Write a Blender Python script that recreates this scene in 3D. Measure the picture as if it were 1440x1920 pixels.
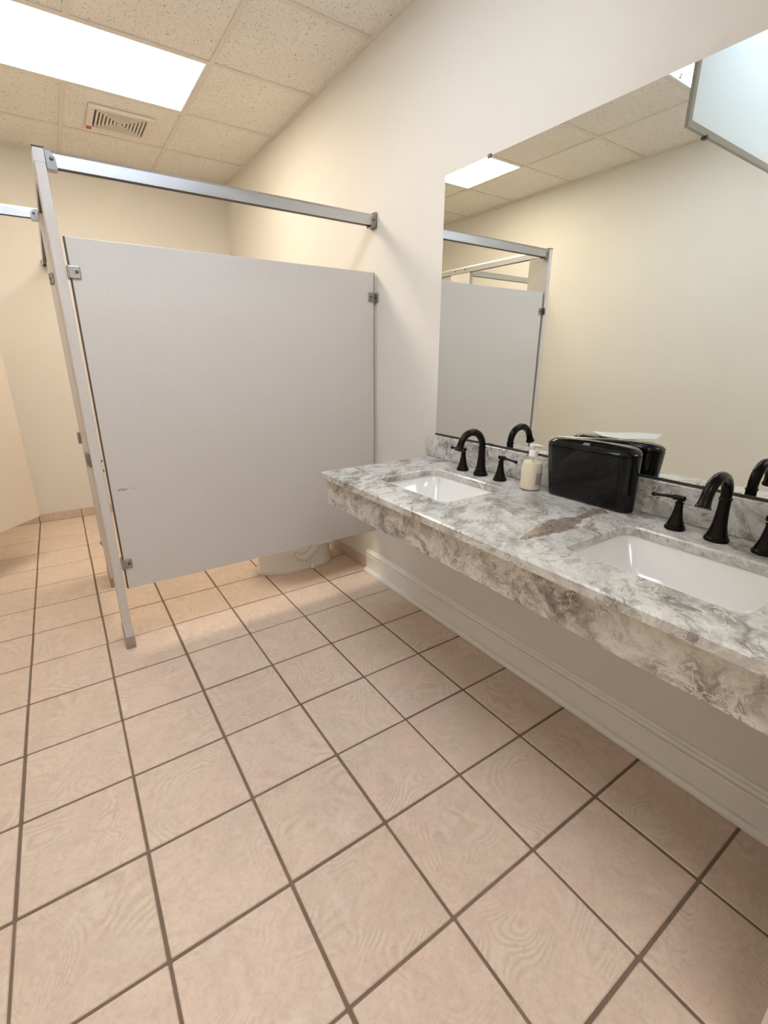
import bpy, bmesh, math, random
from mathutils import Vector, Matrix
random.seed(7)
for o in list(bpy.data.objects): bpy.data.objects.remove(o, do_unlink=True)
scene = bpy.context.scene
COL = scene.collection
# all measures below are in floor-tile pitches (1 tile = 0.298 m); the sink wall is X = 5.975
T = 0.298
XW, XL, YF, ZC = 5.975, -1.977, 11.593, 9.047
YN = -7.0
G = 2.044
def M(p): return Vector(((p[0]-XW)*T, p[1]*T, p[2]*T))

# ------------------------------------------------------------------ camera, world, exposure
cam = bpy.data.cameras.new('camera'); camo = bpy.data.objects.new('camera', cam); COL.objects.link(camo)
cam.sensor_fit = 'HORIZONTAL'; cam.sensor_width = 36.0
cam.lens = 872.996/1440*36.0
cam.shift_x = (720-717.384)/1440; cam.shift_y = (950.739-960)/1440
cam.clip_start = 0.02
rt = Vector((0.827902, -0.560866, 0.002629)); up = Vector((0.170137, 0.255601, 0.951694)); fw = Vector((0.534445, 0.787462, -0.307037))
mw = Matrix((rt, up, -fw)).transposed().to_4x4(); mw.translation = M((1.034165, -3.831370, 4.406251))
camo.matrix_world = mw
scene.camera = camo
w = bpy.data.worlds.new('world'); scene.world = w; w.use_nodes = True
w.node_tree.nodes['Background'].inputs[0].default_value = (0.05, 0.05, 0.05, 1)
w.node_tree.nodes['Background'].inputs[1].default_value = 0.2
vs = scene.view_settings
vs.view_transform = 'Standard'; vs.look = 'None'; vs.gamma = 1.0; vs.use_curve_mapping = False
vs.exposure = 1.10
WARM = (1.0, 0.875, 0.705); WARM_L = 7.7      # lens of the fixture above the stall
FILL = (0.97, 0.97, 1.0); FILL_L = 5.0        # added unseen fill light behind the photographer, brightens the foreground
COOL = (0.84, 0.95, 1.12); COOL_L = 13.2     # bare tubes of the near fixture

# ------------------------------------------------------------------ materials
def lin(r, g, b):
    f = lambda v: (v/255/12.92) if v/255 <= 0.04045 else ((v/255+0.055)/1.055)**2.4
    return (f(r), f(g), f(b), 1.0)
class NT:
    def __init__(s, name):
        s.m = bpy.data.materials.new(name); s.m.use_nodes = True
        s.t = s.m.node_tree; s.n = s.t.nodes; s.b = s.n['Principled BSDF']; s.out = s.n['Material Output']
    def add(s, typ, **kw):
        n = s.n.new(typ)
        for k, v in kw.items():
            if k.startswith('i_'): n.inputs[k[2:].replace('_', ' ')].default_value = v
            else: setattr(n, k, v)
        return n
    def ln(s, a, b): s.t.links.new(a, b)
    def math(s, op, a, b=None, clamp=False):
        n = s.n.new('ShaderNodeMath'); n.operation = op; n.use_clamp = clamp
        for i, v in enumerate((a, b)):
            if v is None: continue
            if isinstance(v, (int, float)): n.inputs[i].default_value = v
            else: s.ln(v, n.inputs[i])
        return n.outputs[0]
    def mix(s, fac, a, b, blend='MIX'):
        n = s.n.new('ShaderNodeMix'); n.data_type = 'RGBA'; n.blend_type = blend
        for i, v in ((0, fac), (6, a), (7, b)):
            if isinstance(v, (int, float)): n.inputs[i].default_value = v
            elif isinstance(v, tuple): n.inputs[i].default_value = v
            else: s.ln(v, n.inputs[i])
        return n.outputs[2]
    def ramp(s, fac, stops, interp='LINEAR'):
        n = s.n.new('ShaderNodeValToRGB'); e = n.color_ramp.elements; n.color_ramp.interpolation = interp
        while len(e) < len(stops): e.new(0.5)
        for el, (p, c) in zip(e, stops):
            el.position = p; el.color = c if isinstance(c, tuple) else (c, c, c, 1)
        s.ln(fac, n.inputs[0]); return n.outputs[0]
    def noise(s, vec, scale, detail=4, rough=0.5, dist=0.0):
        n = s.add('ShaderNodeTexNoise', i_Scale=scale, i_Detail=detail, i_Roughness=rough, i_Distortion=dist)
        if vec is not None: s.ln(vec, n.inputs['Vector'])
        return n
    def bump(s, h, strength, dist):
        n = s.add('ShaderNodeBump', i_Strength=strength, i_Distance=dist); s.ln(h, n.inputs['Height'])
        s.ln(n.outputs[0], s.b.inputs['Normal'])
    def obj(s): return s.add('ShaderNodeTexCoord').outputs['Object']
def simple(name, col, rough=0.5, metal=0.0, spec=0.5, coat=0.0, var=0.0, vscale=6.0):
    k = NT(name); b = k.b
    b.inputs['Roughness'].default_value = rough; b.inputs['Metallic'].default_value = metal
    b.inputs['Specular IOR Level'].default_value = spec; b.inputs['Coat Weight'].default_value = coat
    b.inputs['Coat Roughness'].default_value = 0.05
    n = k.noise(k.obj(), vscale, 5, 0.6)
    v = max(var, 0.015)
    c0 = tuple(max(0, c*(1-v)) for c in col[:3])+(1,); c1 = tuple(min(1, c*(1+v)) for c in col[:3])+(1,)
    k.ln(k.ramp(n.outputs['Fac'], [(0.3, c0), (0.7, c1)]), b.inputs['Base Color'])
    return k
MT = {}
# painted wall, light orange-peel roller texture
k = simple('wall_paint', lin(229, 224, 214), 0.6, spec=0.3, var=0.015, vscale=1.5)
k.bump(k.noise(k.obj(), 420, 2, 0.5).outputs['Fac'], 0.06, 0.002); MT['wall'] = k.m
MT['trim'] = simple('white_trim_paint', lin(246, 242, 235), 0.3, var=0.01).m
MT['grout'] = (lambda k: (k.bump(k.noise(k.obj(), 300, 3).outputs['Fac'], 0.3, 0.002), k.m)[1])(simple('brown_grey_grout', lin(132, 114, 99), 0.9, spec=0.1, var=0.12, vscale=14))
MT['void'] = simple('dark_void', (0.01, 0.01, 0.01, 1), 0.9).m
# floor tile: beige ceramic with feathery travertine bands, turned and shifted per tile
def tile_mat(name, dark=1.0):
    k = NT(name)
    oi = k.add('ShaderNodeObjectInfo'); rnd = oi.outputs['Random']
    vr = k.add('ShaderNodeVectorRotate', rotation_type='Z_AXIS'); k.ln(k.obj(), vr.inputs['Vector'])
    q = k.math('MULTIPLY', k.math('FLOOR', k.math('MULTIPLY', rnd, 4.0)), math.pi/2)
    k.ln(k.math('ADD', q, k.math('MULTIPLY', rnd, 0.7)), vr.inputs['Angle'])
    va = k.add('ShaderNodeVectorMath', operation='ADD'); k.ln(vr.outputs[0], va.inputs[0])
    cmb = k.add('ShaderNodeCombineXYZ')
    k.ln(k.math('MULTIPLY', rnd, 37.0), cmb.inputs[0]); k.ln(k.math('MULTIPLY', rnd, 91.0), cmb.inputs[1])
    k.ln(cmb.outputs[0], va.inputs[1]); v = va.outputs[0]
    cloud = k.noise(v, 5.5, 6, 0.6, 0.6).outputs['Fac']
    c1 = k.ramp(cloud, [(0.25, lin(217, 192, 171)), (0.43, lin(233, 211, 191)), (0.56, lin(224, 202, 182)), (0.74, lin(239, 222, 206))])
    pink = k.ramp(k.noise(v, 3.1, 4, 0.55, 0.4).outputs['Fac'], [(0.52, 0.0), (0.72, 0.55)])
    c2 = k.mix(pink, c1, lin(231, 199, 184))
    gry = k.ramp(k.noise(v, 4.0, 5, 0.6, 0.8).outputs['Fac'], [(0.52, 0.0), (0.68, 0.5)])
    c2 = k.mix(gry, c2, lin(222, 206, 187))
    h = k.math('ADD', k.noise(v, 3.2, 1.0, 0.4, 0.9).outputs['Fac'], k.math('MULTIPLY', k.noise(v, 26, 3, 0.6).outputs['Fac'], 0.035))
    bands = k.ramp(k.math('ADD', k.math('MULTIPLY', k.math('SINE', k.math('MULTIPLY', h, 170.0)), 0.5), 0.5), [(0.0, 0.12), (0.6, 0.55), (1.0, 0.78)])
    msk = k.ramp(k.noise(v, 5.2, 3, 0.55, 0.5).outputs['Fac'], [(0.46, 0.0), (0.64, 0.62)])
    c3 = k.mix(msk, c2, k.mix(bands, lin(212, 186, 163), lin(242, 227, 211)))
    grain = k.ramp(k.noise(v, 60, 5, 0.7, 1.0).outputs['Fac'], [(0.32, (0.88, 0.87, 0.855, 1)), (0.55, (1, 1, 1, 1))])
    c4 = k.mix(1.0, c3, grain, 'MULTIPLY')
    tone = k.ramp(rnd, [(0, (0.955*dark, 0.95*dark, 0.94*dark, 1)), (1, (1.0*dark, 1.0*dark, 1.0*dark, 1))])
    k.ln(k.mix(1.0, c4, tone, 'MULTIPLY'), k.b.inputs['Base Color'])
    k.b.inputs['Roughness'].default_value = 0.42; k.b.inputs['Specular IOR Level'].default_value = 0.35
    k.bump(k.noise(v, 35, 5, 0.65).outputs['Fac'], 0.05, 0.002)
    return k.m
MT['tile'] = tile_mat('beige_floor_tile')
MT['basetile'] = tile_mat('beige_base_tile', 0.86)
# ceiling tile: off-white mineral fibre with fine fissures and pin holes
k = NT('mineral_fibre_ceiling_tile'); v = k.obj()
fl = k.noise(v, 122, 3, 0.6, 0.5).outputs['Fac']; pin = k.noise(v, 320, 2, 0.5).outputs['Fac']
spots = k.math('MINIMUM', k.ramp(fl, [(0.34, 0.0), (0.39, 1.0)]), k.ramp(pin, [(0.31, 0.2), (0.36, 1.0)]))
cl = k.ramp(k.noise(v, 3, 3).outputs['Fac'], [(0.3, lin(240, 235, 227)), (0.7, lin(245, 241, 234))])
k.ln(k.mix(spots, lin(170, 157, 143), cl), k.b.inputs['Base Color'])
k.b.inputs['Roughness'].default_value = 0.9; k.b.inputs['Specular IOR Level'].default_value = 0.1
k.bump(spots, 0.35, 0.003); MT['ctile'] = k.m
MT['grid'] = simple('white_ceiling_grid', lin(230, 222, 211), 0.45, var=0.02).m
MT['doorframe'] = simple('grey_enamel_frame', lin(172, 171, 163), 0.45).m
MT['fixture'] = simple('white_enamel_fixture', lin(240, 238, 234), 0.35).m
# stall laminate
k = NT('grey_beige_laminate'); v = k.obj()
base = k.ramp(k.noise(v, 90, 4, 0.7).outputs['Fac'], [(0.3, lin(209, 202, 195)), (0.7, lin(214, 207, 201))])
k.ln(base, k.b.inputs['Base Color']); k.b.inputs['Roughness'].default_value = 0.42; k.b.inputs['Specular IOR Level'].default_value = 0.35
k.bump(k.noise(v, 260, 2).outputs['Fac'], 0.05, 0.001); MT['lam'] = k.m
# the same laminate with two small dark scuffs (coordinates measured from the panel's base)
k = NT('grey_beige_laminate_scuffed'); v = k.obj()
base = k.ramp(k.noise(v, 90, 4, 0.7).outputs['Fac'], [(0.3, lin(209, 202, 195)), (0.7, lin(214, 207, 201))])
sep = k.add('ShaderNodeSeparateXYZ'); k.ln(v, sep.inputs[0])
def spot(k, sep, x, z, rx, rz):
    a = k.math('DIVIDE', k.math('SUBTRACT', sep.outputs[0], x), rx); b = k.math('DIVIDE', k.math('SUBTRACT', sep.outputs[2], z), rz)
    d = k.math('ADD', k.math('MULTIPLY', a, a), k.math('MULTIPLY', b, b))
    return k.math('SUBTRACT', 1.0, d, True)
PXC = (1.403+5.93)/2
s1 = spot(k, sep, (1.56-PXC)*T, 2.565*T, 0.024, 0.008); s2 = spot(k, sep, (1.715-PXC)*T, 2.57*T, 0.016, 0.005)
sp = k.math('MAXIMUM', s1, k.math('MULTIPLY', s2, 0.7))
brk = k.ramp(k.noise(v, 130, 3, 0.7).outputs['Fac'], [(0.42, 0.0), (0.62, 1.0)])
k.ln(k.mix(k.math('MULTIPLY', sp, brk, True), base, lin(96, 84, 74)), k.b.inputs['Base Color'])
k.b.inputs['Roughness'].default_value = 0.42; k.b.inputs['Specular IOR Level'].default_value = 0.35
k.bump(k.noise(v, 260, 2).outputs['Fac'], 0.05, 0.001); MT['lamscuff'] = k.m
MT['lamlit'] = simple('warm_lit_laminate', lin(226, 214, 199), 0.45, spec=0.35).m  # stall laminate with the warm lamp's light put into its colour
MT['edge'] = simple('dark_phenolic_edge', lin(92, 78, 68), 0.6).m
# brushed aluminium, steel, chrome, bronze, blacks
def brushed(name, col, rough, stretch):
    k = NT(name); mp = k.add('ShaderNodeMapping'); mp.inputs['Scale'].default_value = stretch; k.ln(k.obj(), mp.inputs[0])
    n = k.noise(mp.outputs[0], 90, 4, 0.6).outputs['Fac']
    k.ln(k.ramp(n, [(0.3, tuple(c*0.94 for c in col[:3])+(1,)), (0.7, col)]), k.b.inputs['Base Color'])
    k.ln(k.ramp(n, [(0.3, rough*0.85), (0.7, rough*1.15)]), k.b.inputs['Roughness'])
    k.b.inputs['Metallic'].default_value = 1.0; return k.m
MT['alu'] = brushed('satin_aluminium', (0.60, 0.61, 0.63, 1), 0.36, (0.02, 1, 1))
MT['aluy'] = brushed('satin_aluminium_lengthwise', (0.72, 0.73, 0.75, 1), 0.42, (1, 0.02, 1))
MT['steel'] = brushed('stainless_bracket', (0.34, 0.335, 0.335, 1), 0.27, (1, 1, 0.1))
MT['shoe'] = brushed('stainless_shoe', (0.42, 0.40, 0.38, 1), 0.38, (1, 1, 0.05))
MT['screw'] = simple('dark_screw', (0.12, 0.12, 0.12, 1), 0.35, 0.9).m
MT['dark'] = simple('dark_channel', (0.03, 0.028, 0.026, 1), 0.5).m
MT['bronze'] = simple('oil_rubbed_bronze', (0.014, 0.0115, 0.010, 1), 0.25, 0.8, var=0.25, vscale=40).m
MT['blackgloss'] = simple('glossy_black_plastic', (0.004, 0.004, 0.0045, 1), 0.08, 0.0, 0.32).m
MT['badge'] = simple('grey_badge', (0.16, 0.16, 0.17, 1), 0.3).m
MT['porcelain'] = simple('white_porcelain', lin(238, 236, 232), 0.08, coat=0.4).m
MT['chrome'] = simple('chrome', (0.75, 0.75, 0.76, 1), 0.12, 1.0).m
MT['paper'] = simple('white_paper_towel', lin(240, 240, 238), 0.85, spec=0.1, var=0.02, vscale=80).m
MT['red'] = simple('red_sticker', lin(186, 72, 48), 0.5).m
MT['whiteplastic'] = simple('white_pump_plastic', lin(240, 237, 230), 0.35).m
MT['soap'] = simple('cream_liquid_soap', lin(250, 238, 214), 0.4).m
MT['label'] = simple('silver_grey_label', lin(170, 165, 158), 0.35, var=0.1, vscale=120).m
k = NT('clear_plastic_bottle'); b = k.b
b.inputs['Base Color'].default_value = (0.97, 0.96, 0.93, 1); b.inputs['Roughness'].default_value = 0.05
b.inputs['Transmission Weight'].default_value = 1.0; b.inputs['IOR'].default_value = 1.12
MT['clear'] = k.m
k = NT('silvered_mirror'); k.b.inputs['Base Color'].default_value = (0.86, 0.885, 0.85, 1); k.b.inputs['Metallic'].default_value = 1.0; k.b.inputs['Roughness'].default_value = 0.0
MT['mirror'] = k.m
# stone: grey and taupe swirled quartzite with brown veins
def stone(name, patch, off=(0, 0, 0), tint=(1, 1, 1)):
    k = NT(name); mp = k.add('ShaderNodeMapping'); mp.inputs['Location'].default_value = off
    mp.inputs['Rotation'].default_value = (0.5, 0.4, 0.9); k.ln(k.obj(), mp.inputs[0])
    w1 = k.noise(mp.outputs[0], 5.0, 4, 0.6, 0.3)
    vm = k.add('ShaderNodeVectorMath', operation='MULTIPLY_ADD'); k.ln(w1.outputs['Color'], vm.inputs[0]); vm.inputs[1].default_value = (0.16, 0.16, 0.16); k.ln(mp.outputs[0], vm.inputs[2])
    v = vm.outputs[0]
    st = k.add('ShaderNodeMapping'); st.inputs['Scale'].default_value = (1.0, 0.42, 1.0); k.ln(v, st.inputs[0])
    n1 = k.noise(st.outputs[0], 11.0, 12, 0.74, 0.35).outputs['Fac']
    T_ = tint
    c = k.ramp(n1, [(0.28, lin(74*T_[0], 66*T_[1], 59*T_[2])), (0.37, lin(118*T_[0], 111*T_[1], 103*T_[2])), (0.45, lin(164*T_[0], 160*T_[1], 153*T_[2])), (0.51, lin(200*T_[0], 197*T_[1], 191*T_[2])), (0.58, lin(222*T_[0], 220*T_[1], 215*T_[2])), (0.66, lin(180*T_[0], 176*T_[1], 169*T_[2])), (0.76, lin(150*T_[0], 143*T_[1], 134*T_[2]))])
    big = k.ramp(k.noise(v, 3.4, 5, 0.6, 0.5).outputs['Fac'], [(0.40, 0.0), (0.62, 1.0)])
    c = k.mix(k.math('MULTIPLY', big, 0.42), c, lin(218*T_[0], 216*T_[1], 211*T_[2]))
    dk = k.ramp(k.noise(v, 4.6, 6, 0.65, 0.6).outputs['Fac'], [(0.52, 0.0), (0.68, 0.55)])
    c = k.mix(dk, c, lin(128*T_[0], 121*T_[1], 113*T_[2]))
    for sc, wd_, am, col in ((5.0, 0.020, 0.75, lin(104, 92, 84)), (11.0, 0.022, 0.6, lin(110, 100, 92))):
        n2 = k.noise(v, sc, 8, 0.62, 0.5).outputs['Fac']
        vein = k.ramp(k.math('ABSOLUTE', k.math('SUBTRACT', n2, 0.5)), [(0.0, 1.0), (wd_*.35, 0.7), (wd_, 0.0)])
        vm_ = k.ramp(k.noise(mp.outputs[0], sc*1.1, 3).outputs['Fac'], [(0.5, 0.0), (0.64, am)])
        c = k.mix(k.math('MULTIPLY', vein, vm_), c, col)
    wn2 = k.noise(v, 7.5, 8, 0.62, 0.5).outputs['Fac']
    wv_ = k.ramp(k.math('ABSOLUTE', k.math('SUBTRACT', wn2, 0.46)), [(0.0, 0.8), (0.014, 0.0)])
    c = k.mix(wv_, c, lin(226*T_[0], 224*T_[1], 219*T_[2]))
    speck = k.ramp(k.noise(v, 60, 6, 0.78, 0.4).outputs['Fac'], [(0.34, 1.0), (0.44, 0.0)])
    spm = k.ramp(k.noise(mp.outputs[0], 7.0, 4, 0.6).outputs['Fac'], [(0.48, 0.0), (0.62, 0.9)])
    c = k.mix(k.math('MULTIPLY', speck, spm), c, lin(78, 66, 58))
    if patch:   # one long brown inclusion crossing the top between the two basins
        sx = k.add('ShaderNodeSeparateXYZ'); k.ln(k.obj(), sx.inputs[0])
        wn = k.noise(k.obj(), 16, 5, 0.65).outputs['Fac']
        u = k.math('DIVIDE', k.math('SUBTRACT', sx.outputs[0], (4.15-patch[0])*T), 1.55*T)
        wid = k.ramp(u, [(0.0, 0.0), (0.03, 0.0), (0.08, 0.08), (0.25, 0.24), (0.48, 0.42), (0.60, 0.30), (0.66, 0.12), (0.80, 0.15), (0.93, 0.30), (0.99, 0.0)])
        cy = k.math('ADD', (-1.37-patch[1])*T, k.math('MULTIPLY', k.math('ADD', k.math('MULTIPLY', u, 0.09), k.math('MULTIPLY', wn, 0.10)), T))
        d = k.math('ABSOLUTE', k.math('SUBTRACT', sx.outputs[1], cy))
        rel = k.math('DIVIDE', d, k.math('ADD', k.math('MULTIPLY', wid, 0.40*T), 0.0004))
        ins = k.ramp(k.math('ADD', rel, k.math('MULTIPLY', k.math('SUBTRACT', wn, 0.5), 1.6)), [(0.75, 1.0), (0.95, 0.0)])
        ins = k.math('MULTIPLY', ins, k.math('GREATER_THAN', wid, 0.02))
        crack = k.ramp(k.math('ABSOLUTE', k.math('SUBTRACT', k.noise(k.obj(), 34, 3, 0.6, 0.6).outputs['Fac'], 0.5)), [(0.0, 1.0), (0.03, 0.0)])
        br = k.mix(crack, lin(150, 132, 120), lin(70, 54, 48))
        c = k.mix(k.math('MULTIPLY', ins, 0.9), c, br)
    k.ln(c, k.b.inputs['Base Color'])
    k.b.inputs['Roughness'].default_value = 0.16; k.b.inputs['Specular IOR Level'].default_value = 0.5
    return k.m
MT['stone_top'] = stone('polished_grey_stone_top', (4.95, -0.85))
MT['stone_apron'] = stone('polished_grey_stone_apron', None, (0.3, 0.1, 0.4), (1.0, 0.985, 0.965))
MT['stone_splash'] = stone('polished_grey_stone_splash', None, (-0.6, 0.5, 0.2))
# light emitters
def emitter(name, col, s, stripes=False):
    k = NT(name); k.n.remove(k.b); e = k.add('ShaderNodeEmission'); e.inputs[0].default_value = col+(1,); e.inputs[1].default_value = s
    k.ln(e.outputs[0], k.out.inputs[0]); return k.m
MT['lens_on'] = emitter('lit_warm_lens', WARM, WARM_L)
MT['lens_fill'] = emitter('added_fill_lens', FILL, FILL_L)
MT['tube_on'] = emitter('lit_cool_tube', COOL, COOL_L)
# prismatic acrylic of the open lens door: lets light through softly
k = NT('prismatic_acrylic'); tr = k.add('ShaderNodeBsdfTranslucent'); tr.inputs[0].default_value = (0.86, 0.92, 0.95, 1)
k.b.inputs['Base Color'].default_value = (0.86, 0.90, 0.92, 1); k.b.inputs['Roughness'].default_value = 0.25
mx = k.add('ShaderNodeMixShader'); mx.inputs[0].default_value = 0.6; k.ln(k.b.outputs[0], mx.inputs[1]); k.ln(tr.outputs[0], mx.inputs[2]); k.ln(mx.outputs[0], k.out.inputs[0])
k.bump(k.noise(k.obj(), 150, 2).outputs['Fac'], 0.3, 0.002); MT['acrylic'] = k.m

# ------------------------------------------------------------------ geometry helpers
ORG = {}
class MB:
    """collects shapes given in tile coordinates and links them as ONE mesh object"""
    def __init__(s): s.bm = bmesh.new()
    def _bev(s, vs, bev, seg):
        if bev > 0:
            es = list({e for v in vs for e in v.link_edges})
            bmesh.ops.bevel(s.bm, geom=es, offset=bev, segments=seg, affect='EDGES', profile=0.5)
    def box(s, x0, x1, y0, y1, z0, z1, bev=0, seg=2):
        v = [s.bm.verts.new(p) for p in ((x0,y0,z0),(x1,y0,z0),(x1,y1,z0),(x0,y1,z0),(x0,y0,z1),(x1,y0,z1),(x1,y1,z1),(x0,y1,z1))]
        for f in ((0,3,2,1),(4,5,6,7),(0,1,5,4),(1,2,6,5),(2,3,7,6),(3,0,4,7)): s.bm.faces.new([v[i] for i in f])
        s._bev(v, bev, seg); return s
    def prism(s, pts, axis, a0, a1, bev=0, seg=2):
        def P3(p, a): return {'x': (a, p[0], p[1]), 'y': (p[0], a, p[1]), 'z': (p[0], p[1], a)}[axis]
        A = [s.bm.verts.new(P3(p, a0)) for p in pts]; B = [s.bm.verts.new(P3(p, a1)) for p in pts]; n = len(pts)
        s.bm.faces.new(A); s.bm.faces.new(B[::-1])
        for i in range(n): s.bm.faces.new((A[i], B[i], B[(i+1) % n], A[(i+1) % n]))
        s._bev(A+B, bev, seg); return s
    def loft(s, rings, cap0=True, cap1=True):
        R = [[s.bm.verts.new(p) for p in r] for r in rings]; n = len(R[0])
        for a, b in zip(R, R[1:]):
            for i in range(n): s.bm.faces.new((a[i], a[(i+1) % n], b[(i+1) % n], b[i]))
        if cap0: s.bm.faces.new(R[0][::-1])
        if cap1: s.bm.faces.new(R[-1])
        return s
    def lathe(s, cx, cy, prof, n=28, cap0=True, cap1=True):
        return s.loft([[(cx+r*math.cos(2*math.pi*i/n), cy+r*math.sin(2*math.pi*i/n), z) for i in range(n)] for r, z in prof], cap0, cap1)
    def tube(s, path, rad, n=16):
        path = [Vector(p) for p in path]; rings = []; ref = None
        if not isinstance(rad, (list, tuple)): rad = [rad]*len(path)
        for i, p in enumerate(path):
            t = (path[min(i+1, len(path)-1)]-path[max(i-1, 0)]).normalized()
            if ref is None: ref = t.orthogonal().normalized()
            ref = (ref-t*ref.dot(t)).normalized(); b = t.cross(ref)
            rings.append([p+(ref*math.cos(2*math.pi*j/n)+b*math.sin(2*math.pi*j/n))*rad[i] for j in range(n)])
        return s.loft(rings)
    def build(s, name, mat, parent=None, origin=None, smooth=None):
        bm = s.bm; bmesh.ops.recalc_face_normals(bm, faces=bm.faces)
        if parent is not None: o_ = ORG[parent]
        else: o_ = Vector(origin) if origin is not None else Vector((0, 0, 0))
        for v in bm.verts: v.co = (v.co-o_)*T
        me = bpy.data.meshes.new(name); bm.to_mesh(me); bm.free()
        me.materials.append(MT[mat])
        if smooth:
            for p in me.polygons: p.use_smooth = True
            me.set_sharp_from_angle(angle=math.radians(smooth))
        o = bpy.data.objects.new(name, me); COL.objects.link(o); ORG[o] = o_
        if parent is not None: o.parent = parent
        else: o.location = M(o_)
        return o
def rrect(x0, x1, y0, y1, r, n=6):
    out = []
    for cx, cy, a0 in ((x1-r, y1-r, 0), (x0+r, y1-r, 90), (x0+r, y0+r, 180), (x1-r, y0+r, 270)):
        for i in range(n+1):
            a = math.radians(a0+90*i/n); out.append((cx+r*math.cos(a), cy+r*math.sin(a)))
    return out
def tag(o, label, cat=None, group=None, kind=None):
    if label: o['label'] = label
    if cat: o['category'] = cat
    if group: o['group'] = group
    if kind: o['kind'] = kind
    return o
def thing(name, origin, label, cat, group=None):
    o = bpy.data.objects.new(name, None); COL.objects.link(o); o.location = M(origin); ORG[o] = Vector(origin); o.empty_display_size = 0.05
    return tag(o, label, cat, group)
def part(label_or_none, o):
    if label_or_none: o['label'] = label_or_none
    return o
def copy_tree(o, parent=None):
    c = o.copy(); COL.objects.link(c); ORG[c] = ORG.get(o, Vector((0, 0, 0)))
    if parent is not None: c.parent = parent
    for ch in list(o.children): copy_tree(ch, c)
    return c
def struct(o, label): return tag(o, label, None, None, 'structure')
def piece(name, mesh, parent, loc, scale=None):
    o = bpy.data.objects.new(name, mesh); COL.objects.link(o); o.parent = parent
    o.location = (Vector(loc)-ORG[parent])*T
    if scale: o.scale = scale
    return o
def unit_mesh(name, sx, sy, sz, bev, mat):
    bm = bmesh.new(); b = MB(); b.bm.free(); b.bm = bm; b.box(-sx/2, sx/2, -sy/2, sy/2, -sz, 0, bev, 1)
    bmesh.ops.recalc_face_normals(bm, faces=bm.faces)
    for v in bm.verts: v.co = v.co*T
    me = bpy.data.meshes.new(name); bm.to_mesh(me); bm.free(); me.materials.append(MT[mat]); return me

# ------------------------------------------------------------------ the room
TH = 0.4
struct(MB().box(XW, XW+TH, YN-TH, YF+TH, -0.3, 9.8).build('wall_right', 'wall', origin=(XW, 0, 0)), 'cream painted wall behind the mirror and stone counter')
struct(MB().box(XL-TH, XL, YN-TH, YF+TH, -0.3, 9.8).build('wall_left', 'wall', origin=(XL, 0, 0)), 'cream painted side wall seen in the mirror')
struct(MB().box(XL, XW, YF, YF+TH, -0.3, 9.8).build('wall_far', 'wall', origin=(0, YF, 0)), 'cream painted end wall behind the toilet stall')
struct(MB().box(XL, XW, YN-TH, YN, -0.3, 9.8).build('wall_near', 'wall', origin=(0, YN, 0)), 'cream painted wall opposite the stalls')
struct(MB().box(3.95, XW, YN, -3.694, 0, 9.04).build('wall_return', 'wall', origin=(5, -4, 0)), 'short wall closing the near end of the counter')
floor = struct(MB().box(XL, XW, YN, YF, -0.3, -0.010).build('floor', 'grout', origin=(0, 0, 0)), 'beige square tile floor with dark grout')
tm = unit_mesh('floor_tile', 0.971, 0.971, 0.05, 0.008, 'tile')
for i in range(-2, 6):
    for j in range(-7, 12):
        x0, x1, y0, y1 = i, i+1, max(j, YN), min(j+1, YF)
        sy = 1.0
        if j == 11: sy = (YF-11-0.02)/0.971
        jx, jy = random.uniform(-.004, .004), random.uniform(-.004, .004)
        o = piece('tile', tm, floor, ((x0+x1)/2+jx, (y0+y1)/2+jy*(j < 11), 0.0), (1, sy, 1) if sy != 1 else None)
# ceiling: slab above, lay-in tiles and exposed grid below
ceil = struct(MB().box(XL, XW, YN, YF, 9.62, 9.8).build('ceiling', 'ctile', origin=(0, 0, 9.62)), 'suspended ceiling of speckled off-white tiles in a white grid')
XT = [XL, 4.078-2*G, 4.078-G, 4.078, XW]
YT = [YN]+[7.817+G*q for q in range(-8, 2)]+[YF]
YT = [YN]+[y for y in YT[1:-1] if YN+0.2 < y < YF-0.2]+[YF]
LROW = (5.773, -0.359, -6.491)
def is_light(xa, ya): return (abs(xa-XT[1]) < .1 or abs(xa-XT[2]) < .1) and any(abs(ya-q) < .1 for q in LROW)
cm = unit_mesh('ceiling_tile', 1, 1, 1, 0.0, 'ctile')
def ctile(xa, xb, ya, yb):
    me = MB().box(xa+.012, xb-.012, ya+.012, yb-.012, ZC+0.018, ZC+0.07)
    o = me.build('ceiling_tile', 'ctile', origin=((xa+xb)/2, (ya+yb)/2, ZC)); o.parent = ceil; o.location = (Vector(((xa+xb)/2, (ya+yb)/2, ZC))-ORG[ceil])*T
for xa, xb in zip(XT, XT[1:]):
    for ya, yb in zip(YT, YT[1:]):
        if not is_light(xa, ya): ctile(xa, xb, ya, yb)
HB = 0.04
def gbar(x0, x1, y0, y1, dz=0.0):
    MB().box(x0, x1, y0, y1, ZC-dz, ZC+0.03).build('grid_bar', 'grid', ceil)
for xa in (XT[1], XT[3]): gbar(xa-HB, xa+HB, YN+.06, YF-.06)
for ya, yb in zip(YT, YT[1:]):
    if not is_light(XT[2], ya): gbar(XT[2]-HB, XT[2]+HB, max(ya+HB, YN+.06), min(yb-HB, YF-.06))
for y in YT[1:-1]:
    gbar(XL+.06, XT[1]-HB, y-HB, y+HB); gbar(XT[1]+HB, XT[3]-HB, y-HB, y+HB); gbar(XT[3]+HB, XW-.06, y-HB, y+HB)
gbar(XL, XL+.06, YN, YF, .01); gbar(XW-.06, XW, YN, YF, .01); gbar(XL+.06, XW-.06, YF-.06, YF, .01); gbar(XL+.06, XW-.06, YN, YN+.06, .01)
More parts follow.
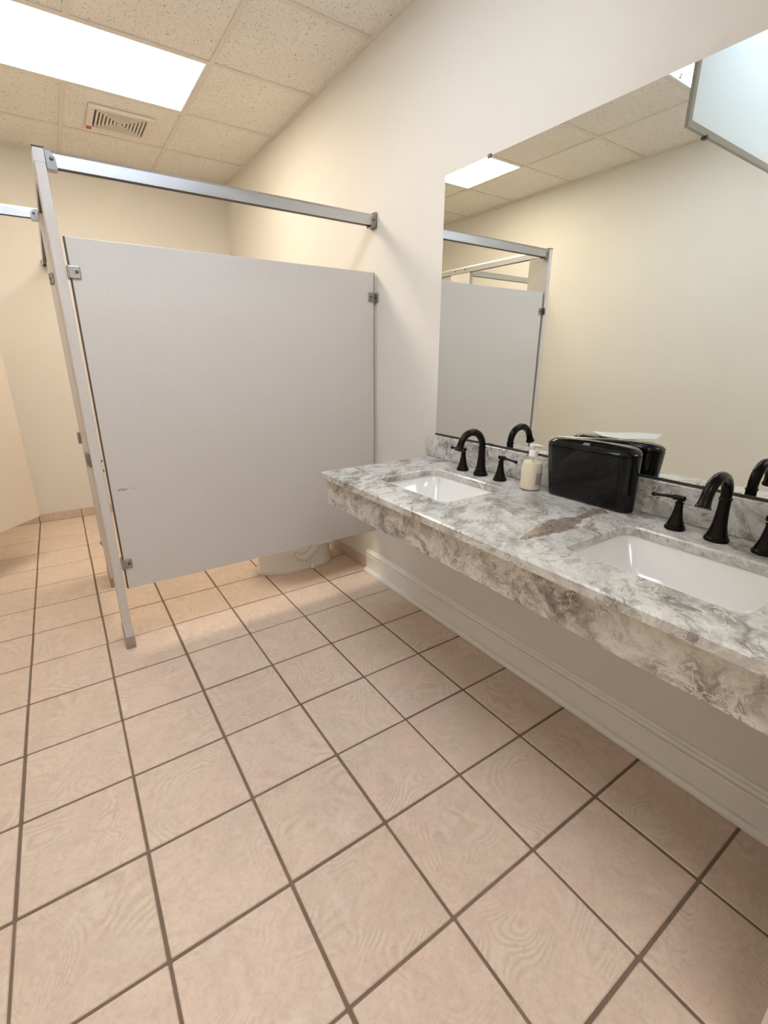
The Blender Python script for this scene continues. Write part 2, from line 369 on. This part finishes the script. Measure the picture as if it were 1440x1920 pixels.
# white moulded baseboard under the counter
def base_prof(x, sgn=-1):
    p = [(0, 0.004), (.125, 0.004), (.128, .03), (.118, .06), (.10, .078), (.058, .085), (.058, .335), (.070, .348), (.074, .365), (.066, .380), (.036, .386), (.034, .402), (.062, .412), (.070, .428), (.060, .450), (.030, .462), (.026, .49), (0, .495)]
    return [(x+sgn*a, z) for a, z in p]
struct(MB().prism(base_prof(XW), 'y', -3.69, 3.985).build('baseboard_right', 'trim', origin=(XW, 0, 0), smooth=35), 'white moulded baseboard under the stone counter')
# tile base along the stall walls
def tile_base(name, label, axis, pos, a0, a1, sgn):
    org = (pos, a0, 0) if axis == 'y' else (a0, pos, 0)
    if axis == 'y': bk = MB().box(min(pos, pos+sgn*.012), max(pos, pos+sgn*.012), a0, a1, 0.003, .222)
    else: bk = MB().box(a0, a1, min(pos, pos+sgn*.012), max(pos, pos+sgn*.012), 0.003, .222)
    root = struct(bk.build(name, 'grout', origin=org), label)
    q = a0
    while q < a1-1e-4:
        e = min(math.floor(q+1e-6)+1, a1)
        lo, hi = min(pos+sgn*.008, pos+sgn*.038), max(pos+sgn*.008, pos+sgn*.038)
        b = MB().box(lo, hi, q+.008, e-.008, 0.004, .232, .006, 1) if axis == 'y' else MB().box(q+.008, e-.008, lo, hi, 0.004, .232, .006, 1)
        b.build('base_tile', 'basetile', root); q = e
tile_base('baseboard_far', 'row of beige base tiles along the end wall', 'x', YF, XL+.04, XW-.04, -1)
tile_base('baseboard_stall', 'row of beige base tiles on the wall behind the toilet', 'y', XW, 3.99, YF-.04, -1)
tile_base('baseboard_left', 'row of beige base tiles along the side wall', 'y', XL, YN+.04, YF-.04, 1)

# ------------------------------------------------------------------ toilet stall
PX0, PX1 = 1.255, 1.365           # pilaster thickness
def screw(parent, x, y, z, axis, r=.018, h=.014):
    m = MB(); n = 10
    ring = lambda rr, d: [{'y': (x+rr*math.cos(2*math.pi*i/n), y+d, z+rr*math.sin(2*math.pi*i/n)), 'x': (x+d, y+rr*math.cos(2*math.pi*i/n), z+rr*math.sin(2*math.pi*i/n)), 'z': (x+rr*math.cos(2*math.pi*i/n), y+rr*math.sin(2*math.pi*i/n), z+d)}[axis] for i in range(n)]
    m.loft([ring(r, 0), ring(r, h*.6), ring(r*.6, h)]); return m.build('screw', 'screw', parent, smooth=40)
def pilaster(x0, x1, y0, y1, ztop, label, step=None, shoe_axis='y'):
    t = thing('pilaster', ((x0+x1)/2, (y0+y1)/2, 0), label, 'pilaster', 'stall pilasters')
    if step:
        MB().prism([(y0, .17), (y1, .17), (y1, ztop), (y0+.068, ztop), (y0+.068, step), (y0, step)], 'x', x0, x1, .008, 2).build('panel', 'lam', t)
        MB().box(x0-.004, x1+.004, y0-.004, y0+.068, step, step+.014).build('top_cap', 'dark', t)
    else: MB().box(x0, x1, y0, y1, .17, ztop, .008, 2).build('panel', 'lam', t)
    MB().box(x0-.012, x1+.012, y0-.012, y1+.012, 0.001, .20, .006, 2).build('shoe', 'shoe', t)
    return t
p1 = pilaster(PX0, PX1, 3.644, 4.18, 6.545, 'tall grey stall pilaster at the front corner with steel shoe')
p2 = pilaster(PX0, PX1, 6.12, 6.85, 6.545, 'grey stall pilaster standing behind the front corner one')
p3 = pilaster(XL+.05, -1.42, 6.33, 6.44, 6.50, 'grey pilaster against the side wall holding the open door')
for zz in (2.86, 3.0): screw(p1, PX1, 3.72, zz, 'x', .016, .02)
# latch keeper and small bracket on the outer face of the front pilaster
kp = MB().box(PX0-.035, PX0, 4.02, 4.16, 2.86, 3.06, .008, 1).box(PX0-.055, PX0-.03, 4.10, 4.16, 2.88, 3.04, .006, 1).build('latch_keeper', 'steel', p1)
# side partition that faces the wash area
pan = thing('partition_panel', (PXC, 3.70, 0), 'wide grey stall partition with small dark scuffs near its left edge', 'partition')
MB().box(1.418, 5.918, 3.66, 3.745, 1.01, 5.80, .006, 2).build('panel', 'lamscuff', pan)
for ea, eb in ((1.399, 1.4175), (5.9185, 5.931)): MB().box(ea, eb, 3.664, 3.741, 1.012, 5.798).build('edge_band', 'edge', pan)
def stirrup(parent, xa, xb, z, yb):
    # plate on the panel face plus a flange on the post or wall
    b = MB(); lo, hi = min(xa, xb), max(xa, xb)
    b.box(lo, hi, yb-.022, yb-.001, z-.075, z+.075, .01, 2)
    b.box(lo, hi, yb+.086, yb+.106, z-.075, z+.075, .01, 2)
    b.box(xa-.006 if xa < xb else xa-.014, xa+.014 if xa < xb else xa+.006, yb-.075, yb+.15, z-.075, z+.075, .006, 2)
    o = b.build('bracket', 'steel', parent)
    screw(o, (xa*.3+xb*.7), yb-.022, z+.005, 'y', .02, -.018); return o
for z in (5.40, 1.42):
    stirrup(pan, 1.385, 1.52, z, 3.66)
    r = stirrup(pan, 5.955, 5.80, z, 3.66)
    screw(r, 5.948, 3.61, z, 'x', .02, -.02)
# headrails
def rail_prof(c, z0, z1, h=.062):
    d = z1-z0
    return [(c-h, z0), (c-h, z0+d*.80), (c-h*.55, z1), (c+h*.55, z1), (c+h, z0+d*.80), (c+h, z0), (c+h-.014, z0), (c+h-.014, z0+.03), (c-h+.014, z0+.03), (c-h+.014, z0)]
def rail(axis, c, a0, a1, z0, z1, label, mat):
    mid = (a0+a1)/2; org = (mid, c, z0) if axis == 'x' else (c, mid, z0)
    t = thing('headrail', org, label, 'headrail', 'aluminium stall headrails')
    MB().prism(rail_prof(c, z0, z1), axis, a0, a1, 0).build('rail', mat, t)
    h = .048
    b = MB().box(a0+.004, a1-.004, c-h, c+h, z0+.002, z0+.028) if axis == 'x' else MB().box(c-h, c+h, a0+.004, a1-.004, z0+.002, z0+.028)
    b.build('channel', 'dark', t)
    return t
def clip(t, axis, c, a, sgn, z0, z1, mat='steel'):
    # hexagonal end clip: front plate, back plate, bottom plate
    d = z1-z0; b = MB()
    fp = [(a, z0-.012), (a, z0+d*.92), (a+sgn*.05, z0+d*.92), (a+sgn*.095, z0+d*.55), (a+sgn*.10, z0-.012)]
    for s_ in (-1, 1):
        q0, q1 = c+s_*.064, c+s_*.078
        if axis == 'x': b.prism(fp, 'y', min(q0, q1), max(q0, q1))
        else: b.prism(fp, 'x', min(q0, q1), max(q0, q1))
    lo, hi = min(a, a+sgn*.10), max(a, a+sgn*.10)
    if axis == 'x': b.box(lo, hi, c-.078, c+.078, z0-.026, z0-.012)
    else: b.box(c-.078, c+.078, lo, hi, z0-.026, z0-.012)
    o = b.build('end_clip', mat, t)
    if axis == 'x': screw(o, a+sgn*.055, c-.078, z0+d*.45, 'y', .02, -.014)
    else: screw(o, c-.078, a+sgn*.055, z0+d*.45, 'x', .02, -.014)
r1 = rail('x', 3.712, 1.372, 5.962, 6.515, 6.685, 'long aluminium headrail above the wide grey partition', 'alu')
clip(r1, 'x', 3.712, 1.372, 1, 6.515, 6.685); clip(r1, 'x', 3.712, 5.962, -1, 6.515, 6.685)
# cast wall flange of that rail
MB().box(5.955, 5.974, 3.63, 3.80, 6.47, 6.72, .02, 2).build('wall_flange', 'steel', r1)
r2 = rail('y', (PX0+PX1)/2, 3.73, YF-.012, 6.548, 6.69, 'aluminium headrail capping the pilasters and reaching the end wall', 'aluy')
MB().box(PX0, PX1, 3.644, 3.729, 6.5455, 6.685).build('pilaster_nose', 'lam', r2)  # top nose of the front pilaster, split off and grouped with the rail
MB().box(PX0-.004, PX1+.004, 3.64, 3.729, 6.685, 6.70).build('top_cap', 'dark', r2)
for yy in (6.3, 6.67): screw(r2, PX1+.007, yy, 6.62, 'x', .018, .014)
clip(r2, 'y', (PX0+PX1)/2, YF-.012, -1, 6.548, 6.69)
r3 = rail('x', 6.385, XL+.012, 1.245, 6.505, 6.645, 'short white-lit headrail running left from the rear pilaster', 'alu')
clip(r3, 'x', 6.385, 1.245, -1, 6.505, 6.645); clip(r3, 'x', 6.385, XL+.012, 1, 6.505, 6.645)
# stall door between the two pilasters, closed
d1 = thing('stall_door', (1.28, 5.15, 1.01), 'closed narrow grey stall door between the two pilasters', 'stall door', 'stall doors')
MB().prism([(1.245, 4.205), (1.325, 4.205), (1.305, 6.095), (1.222, 6.095)], 'z', 1.015, 5.80, .008, 2).build('panel', 'lam', d1)
def hinge(z, y0, y1, x): 
    b = MB().box(x-.03, x-.001, y0, y1, z-.06, z+.06, .006, 1).tube([(x-.03, y1, z-.07), (x-.03, y1, z+.07)], .022, 10)
    o = b.build('hinge', 'steel', d1); screw(o, x-.03, (y0+y1)/2, z, 'x', .02, -.02)
hinge(5.40, 4.28, 4.50, 1.243)
MB().box(1.20, 1.30, 5.98, 6.115, .985, 1.012, .004, 1).tube([(1.245, 6.06, .93), (1.245, 6.06, .985)], .022, 10).build('pivot_hinge', 'steel', d1)
hd = MB().box(1.175, 1.222, 5.86, 5.92, 2.94, 3.14, .012, 2).build('pull_handle', 'steel', d1)
MB().box(1.20, 1.243, 4.24, 4.36, 2.84, 3.04, .008, 1).build('latch', 'steel', d1)
# open door of the rear stall
hx, hy, ex, ey = -1.365, 6.47, 0.225, 8.575
dv = Vector((ex-hx, ey-hy)).normalized(); nv = Vector((-dv.y, dv.x))
d2 = thing('stall_door', (hx, hy, 1.01), 'wide grey stall door tinted as if warmly lit, standing half open at the left', 'stall door', 'stall doors')
q = [(hx, hy), (ex, ey), (ex+nv.x*.085, ey+nv.y*.085), (hx+nv.x*.085, hy+nv.y*.085)]
MB().prism(q, 'z', 1.01, 5.80, .008, 2).build('panel', 'lamlit', d2)
for z in (1.3, 5.5):
    MB().tube([(hx-.01, hy-.02, z-.09), (hx-.01, hy-.02, z+.09)], .022, 10).build('hinge', 'steel', d2, smooth=40)

# ------------------------------------------------------------------ toilet
TY = 5.15
toi = thing('toilet', (4.8, TY, 0), 'white porcelain toilet behind the grey partition', 'toilet')
def egg(xf, xb, hw, z, n=36, pf=2.2, pb=3.2):
    out = []; xm = xb-(xb-xf)*.45
    for i in range(n):
        a = 2*math.pi*i/n; ca, sa = math.cos(a), math.sin(a)
        p = pb if ca > 0 else pf
        rx = (xb-xm) if ca > 0 else (xm-xf)
        out.append((xm+rx*math.copysign(abs(ca)**(2/p), ca), TY+hw*math.copysign(abs(sa)**(2/p), sa), z))
    return out
ped = MB().loft([egg(3.895, 5.59, .425, .002), egg(3.885, 5.595, .43, .03), egg(3.905, 5.58, .415, .11), egg(3.93, 5.57, .40, .14),
    egg(3.98, 5.56, .37, .35), egg(3.98, 5.56, .355, .55), egg(3.90, 5.56, .40, .80), egg(3.72, 5.60, .52, 1.05), egg(3.60, 5.66, .60, 1.25), egg(3.58, 5.68, .615, 1.33)]).build('pedestal', 'porcelain', toi, smooth=60)
for s_ in (-1, 1):
    y = TY+s_*.375
    MB().tube([(4.62, y, .42), (4.72, y+s_*.0, .30), (4.86, y, .27), (5.0, y, .36), (5.12, y, .50), (5.3, y, .56), (5.5, y, .50)], [.03, .07, .085, .085, .085, .08, .05], 14).build('trapway', 'porcelain', ped, smooth=60)
    MB().lathe(4.98, TY+s_*.455, [(.045, .02), (.045, .11), (.03, .14), (.01, .15)], 14).build('bolt_cap', 'porcelain', toi, smooth=50)
MB().loft([egg(3.56, 5.30, .62, 1.335), egg(3.55, 5.31, .625, 1.37), egg(3.57, 5.29, .61, 1.40)]).build('seat', 'porcelain', toi, smooth=50)
MB().loft([egg(3.56, 5.30, .615, 1.405), egg(3.55, 5.30, .62, 1.43), egg(3.60, 5.27, .58, 1.46)]).build('seat_cover', 'porcelain', toi, smooth=50)
tk = MB(); rr = lambda x0, x1, hw, r, z: [(x, y, z) for x, y in rrect(x0, x1, TY-hw, TY+hw, r)]
tk.loft([rr(5.36, 5.90, .62, .10, 1.335), rr(5.33, 5.92, .66, .10, 1.6), rr(5.31, 5.93, .69, .10, 2.42)]).build('tank', 'porcelain', toi, smooth=50)
MB().loft([rr(5.28, 5.945, .72, .10, 2.425), rr(5.27, 5.95, .73, .10, 2.46), rr(5.29, 5.94, .71, .10, 2.53)]).build('tank_lid', 'porcelain', toi, smooth=50)
MB().box(5.27, 5.305, TY-.56, TY-.38, 2.22, 2.27, .012, 2).build('flush_lever', 'chrome', toi)

# ------------------------------------------------------------------ stone counter
CF, CT, CB = 3.93, 2.855, 2.765
Y0c, Y1c = -3.688, 2.0
ct = thing('stone_counter', (4.95, -.85, CB), 'long grey veined stone wash counter with apron and backsplash', 'counter')
SINKS = [0.575, -2.305]
def slab():
    m = MB(); bm = m.bm; e = .016
    def loop(pts, z): return [bm.verts.new((x, y, z)) for x, y in pts]
    def skin(a, b):
        n = len(a)
        for i in range(n): bm.faces.new((a[i], a[(i+1) % n], b[(i+1) % n], b[i]))
    def edges(l): return [bm.edges.get((l[i], l[(i+1) % len(l)])) for i in range(len(l))]
    tops, bots = [], []
    A = loop(rrect(CF+e, XW-.003, Y0c, Y1c-e, .01, 2), CT); B = loop(rrect(CF, XW-.003, Y0c, Y1c, .02, 2), CT-e); C = loop(rrect(CF, XW-.003, Y0c, Y1c, .02, 2), CB)
    skin(A, B); skin(B, C); tops.append(A); bots.append(C)
    for yc in SINKS:
        a = loop(rrect(4.40-e, 5.42+e, yc-.675-e, yc+.675+e, .13, 6), CT); b = loop(rrect(4.40, 5.42, yc-.675, yc+.675, .12, 6), CT-e); c = loop(rrect(4.40, 5.42, yc-.675, yc+.675, .12, 6), CB)
        skin(a, b); skin(b, c); tops.append(a); bots.append(c)
    for L in (tops, bots): bmesh.ops.triangle_fill(bm, use_beauty=True, edges=[x for l in L for x in edges(l)])
    return m
slab().build('countertop', 'stone_top', ct)
MB().box(CF+.07, CF+.14, Y0c, Y1c-.05, 2.385, CB, .006, 1).box(CF+.14, XW-.003, Y1c-.12, Y1c-.05, 2.385, CB, .006, 1).build('apron', 'stone_apron', ct)
MB().box(5.91, XW-.003, Y0c, 2.06, CT+.001, 3.215, .010, 2).build('backsplash', 'stone_splash', ct)
def sink(yc, label):
    t = thing('undermount_sink', (4.91, yc, 2.36), label, 'sink', 'white undermount sinks')
    hl = .675
    def ring(z, ins, out=0): 
        ex_ = ins*1.25
        return [(x, y, z) for x, y in rrect(4.40+ins-out, 5.42-ins+out, yc-hl+ex_-out, yc+hl-ex_+out, max(.12-ins*.25, .06)+out*.5, 6)]
    MB().loft([ring(2.34, .24, .03), ring(2.40, .19, .03), ring(2.66, .02, .03), ring(2.735, -.01, .03), ring(2.735, -.01, .07), ring(CB-.002, -.01, .07), ring(CB-.002, -.012), ring(2.72, -.002), ring(2.67, .02), ring(2.56, .07), ring(2.43, .15), ring(2.385, .20), ring(2.37, .27), ring(2.365, .36)]).build('basin', 'porcelain', t, smooth=45)
    MB().lathe(4.93, yc, [(.085, 2.366), (.085, 2.374), (.07, 2.378), (.05, 2.372)], 24).build('drain', 'chrome', t, smooth=40)
sink(SINKS[0], 'white sink basin nearest the stall partition')
sink(SINKS[1], 'white sink basin at the near end of the counter')
# faucets
def faucet(yc, label):
    fx = 5.675
    t = thing('faucet', (fx, yc, CT), label, 'faucet', 'oil rubbed bronze faucets')
    body = MB().lathe(fx, yc, [(.098, CT+.001), (.10, CT+.018), (.094, CT+.032), (.086, CT+.036), (.084, CT+.046), (.072, CT+.08), (.060, CT+.14), (.052, CT+.22), (.047, CT+.30), (.046, CT+.385)], 32).build('spout_body', 'bronze', t, smooth=35)
    MB().lathe(fx, yc, [(.046, CT+.375), (.052, CT+.378), (.054, CT+.386), (.052, CT+.394), (.046, CT+.397)], 28).build('ring', 'bronze', body, smooth=50)
    R, cz = .205, CT+.40; pts, rad = [], []
    for i in range(21):
        a = math.radians(160*i/20); pts.append((fx-R+R*math.cos(a), yc, cz+R*math.sin(a))); rad.append(.044+.004*math.sin(math.pi*i/20))
    tx = Vector((-math.sin(math.radians(160)), 0, math.cos(math.radians(160))))
    for d_, r_ in ((.03, .046), (.06, .050), (.085, .056), (.092, .062), (.10, .062)):
        p = Vector(pts[20])+tx*d_; pts.append(tuple(p)); rad.append(r_)
    MB().tube(pts, rad, 20).build('spout', 'bronze', t, smooth=40)
    for s_ in (1, -1):
        hy_ = yc+s_*.352
        h = MB().lathe(fx, hy_, [(.088, CT+.001), (.09, CT+.018), (.084, CT+.03), (.076, CT+.034), (.075, CT+.044), (.062, CT+.08), (.048, CT+.13), (.038, CT+.19), (.033, CT+.24), (.037, CT+.252), (.037, CT+.262), (.022, CT+.266), (.02, CT+.285)], 28).build('handle', 'bronze', t, smooth=35)
        z = CT+.302
        MB().tube([(fx, hy_-s_*.045, z), (fx, hy_-s_*.035, z), (fx, hy_+s_*.03, z), (fx, hy_+s_*.04, z), (fx, hy_+s_*.055, z), (fx, hy_+s_*.06, z), (fx, hy_+s_*.075, z), (fx, hy_+s_*.15, z-.006), (fx, hy_+s_*.22, z-.012), (fx, hy_+s_*.245, z-.014), (fx, hy_+s_*.26, z-.015)],
                  [.012, .026, .028, .022, .03, .022, .017, .013, .017, .023, .014], 14).build('lever', 'bronze', h, smooth=50)
    return t
faucet(0.60, 'dark bronze gooseneck faucet at the sink nearest the stall')
faucet(-2.30, 'dark bronze gooseneck faucet at the near sink')
# mirror
mir = thing('wall_mirror', (XW, -.86, 3.22), 'large frameless wall mirror above the stone backsplash', 'mirror')
MB().box(5.964, 5.974, -3.62, 1.902, 3.222, 6.78).build('backing', 'dark', mir)
MB().box(5.955, 5.9639, -3.617, 1.899, 3.238, 6.777).build('glass', 'mirror', mir)
MB().box(5.946, 5.9549, -3.62, 1.902, 3.220, 3.243).build('bottom_channel', 'dark', mir)
for y in (1.08, -2.7): MB().box(5.94, 5.974, y-.028, y+.028, 6.757, 6.80, .006, 1).build('mirror_clip', 'screw', mir)
# soap bottle
SX, SY = 5.665, -.255
so = thing('soap_bottle', (SX, SY, CT), 'pump bottle of cream liquid soap beside the black dispenser', 'soap bottle')
z = CT
MB().lathe(SX, SY, [(.112, z+.002), (.122, z+.010), (.124, z+.03), (.124, z+.27), (.120, z+.31), (.104, z+.355), (.078, z+.392), (.05, z+.415), (.046, z+.43)], 36, True, False).build('bottle', 'clear', so, smooth=60)
MB().lathe(SX, SY, [(.106, z+.012), (.115, z+.02), (.118, z+.035), (.118, z+.27), (.113, z+.31), (.104, z+.335)], 36).build('liquid_soap', 'soap', so, smooth=50)
pump = MB().lathe(SX, SY, [(.050, z+.412), (.054, z+.416), (.054, z+.47), (.046, z+.485), (.024, z+.49), (.022, z+.53), (.028, z+.533)], 24).build('pump_collar', 'whiteplastic', so, smooth=40)
MB().loft([[(SX+x, SY+y, zz) for x, y in rrect(-.055, .04, -.04, .04, .038, 5)] for zz in (z+.53, z+.545, z+.556)]).tube([(SX-.01, SY-.02, z+.543), (SX+.03, SY-.07, z+.540), (SX+.045, SY-.085, z+.532)], [.018, .015, .012], 10).build('pump_head', 'whiteplastic', so, smooth=40)
MB().tube([(SX, SY, z+.33), (SX, SY, z+.42)], .012, 8).build('dip_tube', 'whiteplastic', so)
lb = MB(); rings = []
for zz in (z+.075, z+.225): rings.append([(SX+.1255*math.cos(a), SY+.1255*math.sin(a), zz) for a in [math.radians(-116+q*5.5) for q in range(13)]])
rows = [[lb.bm.verts.new(p) for p in r] for r in rings]
for i in range(12): lb.bm.faces.new((rows[0][i], rows[0][i+1], rows[1][i+1], rows[1][i]))
lb.build('label', 'label', so, smooth=60)
# paper towel dispenser
DX0, DX1, DY0, DY1 = 5.56, 5.895, -1.49, -.45
ds = thing('towel_dispenser', (5.72, -.97, CT), 'glossy black tabletop paper towel dispenser on the counter', 'towel dispenser')
def dr(z, f_, s_, k_, r): return [(x, y, z) for x, y in rrect(DX0+f_, DX1-k_, DY0+s_, DY1-s_, r, 8)]
body = MB().loft([dr(CT+.002, .14, .03, .02, .09), dr(CT+.012, .115, .018, .01, .10), dr(CT+.04, .105, .012, .004, .12), dr(CT+.30, .05, .006, 0, .14), dr(CT+.60, .0, .0, 0, .15)]).build('body', 'blackgloss', ds, smooth=50)
lid = MB().loft([dr(CT+.606, .004, .004, .002, .148), dr(CT+.625, .0, .0, 0, .15), dr(CT+.650, .02, .02, .004, .14), dr(CT+.672, .065, .06, .02, .11), dr(CT+.684, .11, .13, .05, .08)]).build('lid', 'blackgloss', ds, smooth=50)
MB().loft([[(DX0+.035+d*.5, -.97+dy*(1-.2*d/.03), CT+.657+d*.45+zz) for d, dy in ((0, -.045), (0, .045), (.045, .045), (.045, -.045))] for zz in (0.0, .006)]).build('badge', 'badge', lid)
# a towel pulled out on top
pp = MB(); nx, ny = 5, 9; g = []
for i in range(nx+1):
    row = []
    for j in range(ny+1):
        u, v = i/nx, j/ny
        L, Rr, BR, BL = (5.62, -.585, 3.562), (5.62, -1.40, 3.626), (5.82, -1.43, 3.588), (5.84, -.86, 3.552)
        x, y, zz = ((1-u)*((1-v)*Rr[q]+v*L[q])+u*((1-v)*BR[q]+v*BL[q]) for q in range(3))
        zz += .008*math.sin(math.pi*v*2+u)
        row.append((x, y, zz))
    g.append(row)
vt = [[pp.bm.verts.new(p) for p in r] for r in g]; vb = [[pp.bm.verts.new((p[0], p[1], p[2]-.004)) for p in r] for r in g]
for i in range(nx):
    for j in range(ny):
        pp.bm.faces.new((vt[i][j], vt[i+1][j], vt[i+1][j+1], vt[i][j+1])); pp.bm.faces.new((vb[i][j], vb[i][j+1], vb[i+1][j+1], vb[i+1][j]))
per = [(i, 0) for i in range(nx)]+[(nx, j) for j in range(ny)]+[(i, ny) for i in range(nx, 0, -1)]+[(0, j) for j in range(ny, 0, -1)]
for a, b_ in zip(per, per[1:]+per[:1]): pp.bm.faces.new((vt[a[0]][a[1]], vt[b_[0]][b_[1]], vb[b_[0]][b_[1]], vb[a[0]][a[1]]))
tag(pp.build('paper_towel', 'paper', origin=(5.7, -1.05, 3.55), smooth=60), 'folded white paper towel lying on the black dispenser', 'paper towel')

# ------------------------------------------------------------------ ceiling fixtures
def housing(t, x0, x1, y0, y1):
    m = MB(); zt = ZC+.38; a = .012
    m.box(x0, x1, y0, y0+a, ZC+.035, zt); m.box(x0, x1, y1-a, y1, ZC+.035, zt); m.box(x0, x0+a, y0+a, y1-a, ZC+.035, zt); m.box(x1-a, x1, y0+a, y1-a, ZC+.035, zt); m.box(x0, x1, y0, y1, zt, zt+a)
    return m.build('housing', 'fixture', t)
def frame(t, x0, x1, y0, y1, z0, z1, wd, mat='fixture'):
    return MB().box(x0, x1, y0, y0+wd, z0, z1).box(x0, x1, y1-wd, y1, z0, z1).box(x0, x0+wd, y0+wd, y1-wd, z0, z1).box(x1-wd, x1, y0+wd, y1-wd, z0, z1).build('frame', mat, t)
lx0, lx1 = XT[1]+HB+.004, XT[3]-HB-.004
fy0, fy1 = 5.773+HB+.004, 7.817-HB-.004
cl1 = thing('ceiling_light', ((lx0+lx1)/2, (fy0+fy1)/2, ZC), 'lit warm white ceiling panel light above the stall', 'ceiling light', 'recessed ceiling lights')
housing(cl1, lx0, lx1, fy0, fy1); frame(cl1, lx0, lx1, fy0, fy1, ZC+.004, ZC+.032, .035)
MB().box(lx0+.037, lx1-.037, fy0+.037, fy1-.037, ZC+.016, ZC+.03).build('lens', 'lens_on', cl1)
ty0, ty1 = -6.491+HB+.004, -4.447-HB-.004  # added fill light, continues the row's spacing out of view
cl_fill = thing('ceiling_light', ((lx0+lx1)/2, (ty0+ty1)/2, ZC), 'added unseen fill light panel in the ceiling behind the camera', 'ceiling light', 'recessed ceiling lights')
housing(cl_fill, lx0, lx1, ty0, ty1); frame(cl_fill, lx0, lx1, ty0, ty1, ZC+.004, ZC+.032, .035)
MB().box(lx0+.037, lx1-.037, ty0+.037, ty1-.037, ZC+.016, ZC+.03).build('lens', 'lens_fill', cl_fill)
ny0, ny1 = -.359+HB+.004, 1.685-HB-.004
cl2 = thing('ceiling_light', ((lx0+lx1)/2, (ny0+ny1)/2, ZC), 'open ceiling light with its lens door hanging down, seen in the mirror', 'ceiling light', 'recessed ceiling lights')
housing(cl2, lx0, lx1, ny0, ny1); frame(cl2, lx0, lx1, ny0, ny1, ZC+.004, ZC+.034, .03)
for q_ in range(3):
    yt = ny0+(ny1-ny0)*(q_+.5)/3
    tb = MB().tube([(lx0+.06, yt, ZC+.22), (lx1-.06, yt, ZC+.22)], .042, 14).build('fluorescent_tube', 'tube_on', cl2, smooth=50)
    for xx in (lx0+.03, lx1-.03): MB().box(xx-.016, xx+.016, yt-.05, yt+.05, ZC+.15, ZC+.37).build('lamp_holder', 'fixture', cl2)
for xx in (.95, 3.2): MB().tube([(xx, ny1-.07, ZC+.06), (xx+.02, ny1-.10, ZC+.03), (xx+.05, ny1-.09, ZC-.01)], .016, 8).build('latch', 'dark', cl2)
# the lens door, swung down on its hinge edge
hz = ZC-.005; dz0 = 7.085; yd = -.255; dx1 = 4.0
dd = MB(); wd = .075
dd.box(lx0-.02, dx1, yd-.022, yd+.022, dz0, dz0+wd).box(lx0-.02, dx1, yd-.022, yd+.022, hz-wd, hz).box(lx0-.02, lx0+wd-.02, yd-.022, yd+.022, dz0+wd, hz-wd).box(dx1-wd, dx1, yd-.022, yd+.022, dz0+wd, hz-wd)
door = part('grey metal lens door frame hanging open', dd.build('lens_door_frame', 'doorframe', cl2))
MB().box(lx0+wd-.02, dx1-wd, yd-.006, yd+.006, dz0+wd, hz-wd).build('lens', 'acrylic', door)
for xx in (lx0+.6, dx1-.5): MB().box(xx-.03, xx+.03, yd-.03, yd+.03, dz0-.03, dz0+.012).build('latch', 'screw', door)
# exhaust vent in the ceiling tile
vx0, vx1, vy0, vy1 = 2.45, 3.64, 8.39, 9.53
ve = thing('ceiling_vent', ((vx0+vx1)/2, (vy0+vy1)/2, ZC), 'square cream exhaust fan grille with concentric louvers in the ceiling', 'vent')
zt = ZC+.017; zb = ZC-.045; ix0, ix1, iy0, iy1 = vx0+.12, vx1-.13, vy0+.12, vy1-.16
m = MB()
m.box(vx0, vx1, vy0, iy0, zb, zt, .012, 2).box(vx0, vx1, iy1, vy1, zb, zt, .012, 2).box(vx0, ix0, iy0-.001, iy1+.001, zb, zt, .012, 2).box(ix1, vx1, iy0-.001, iy1+.001, zb, zt, .012, 2).build('frame', 'grid', ve)
MB().box(ix0-.01, ix1+.01, iy0-.01, iy1+.01, zt-.006, zt-.001).build('backing', 'dark', ve)
for i in range(6):
    a = .035+i*.066; b_ = a+.036
    x0, x1, y0, y1 = ix0+a, ix1-a, iy0+a*.92, iy1-a*.92; wd = .034
    MB().box(x0, x1, y0, y0+wd, zb+.004, zt-.007).box(x0, x1, y1-wd, y1, zb+.004, zt-.007).box(x0, x0+wd, y0+wd, y1-wd, zb+.004, zt-.007).box(x1-wd, x1, y0+wd, y1-wd, zb+.004, zt-.007).build('louver', 'grid', ve)
a = .035+6*.066
MB().box(ix0+a, ix1-a, iy0+a*.92, iy1-a*.92, zb+.002, zt-.007).build('center_plate', 'grid', ve)
MB().box(2.465, 2.56, 9.36, 9.52, zb-.004, zb).build('sticker', 'red', ve)['label'] = 'small red sticker'
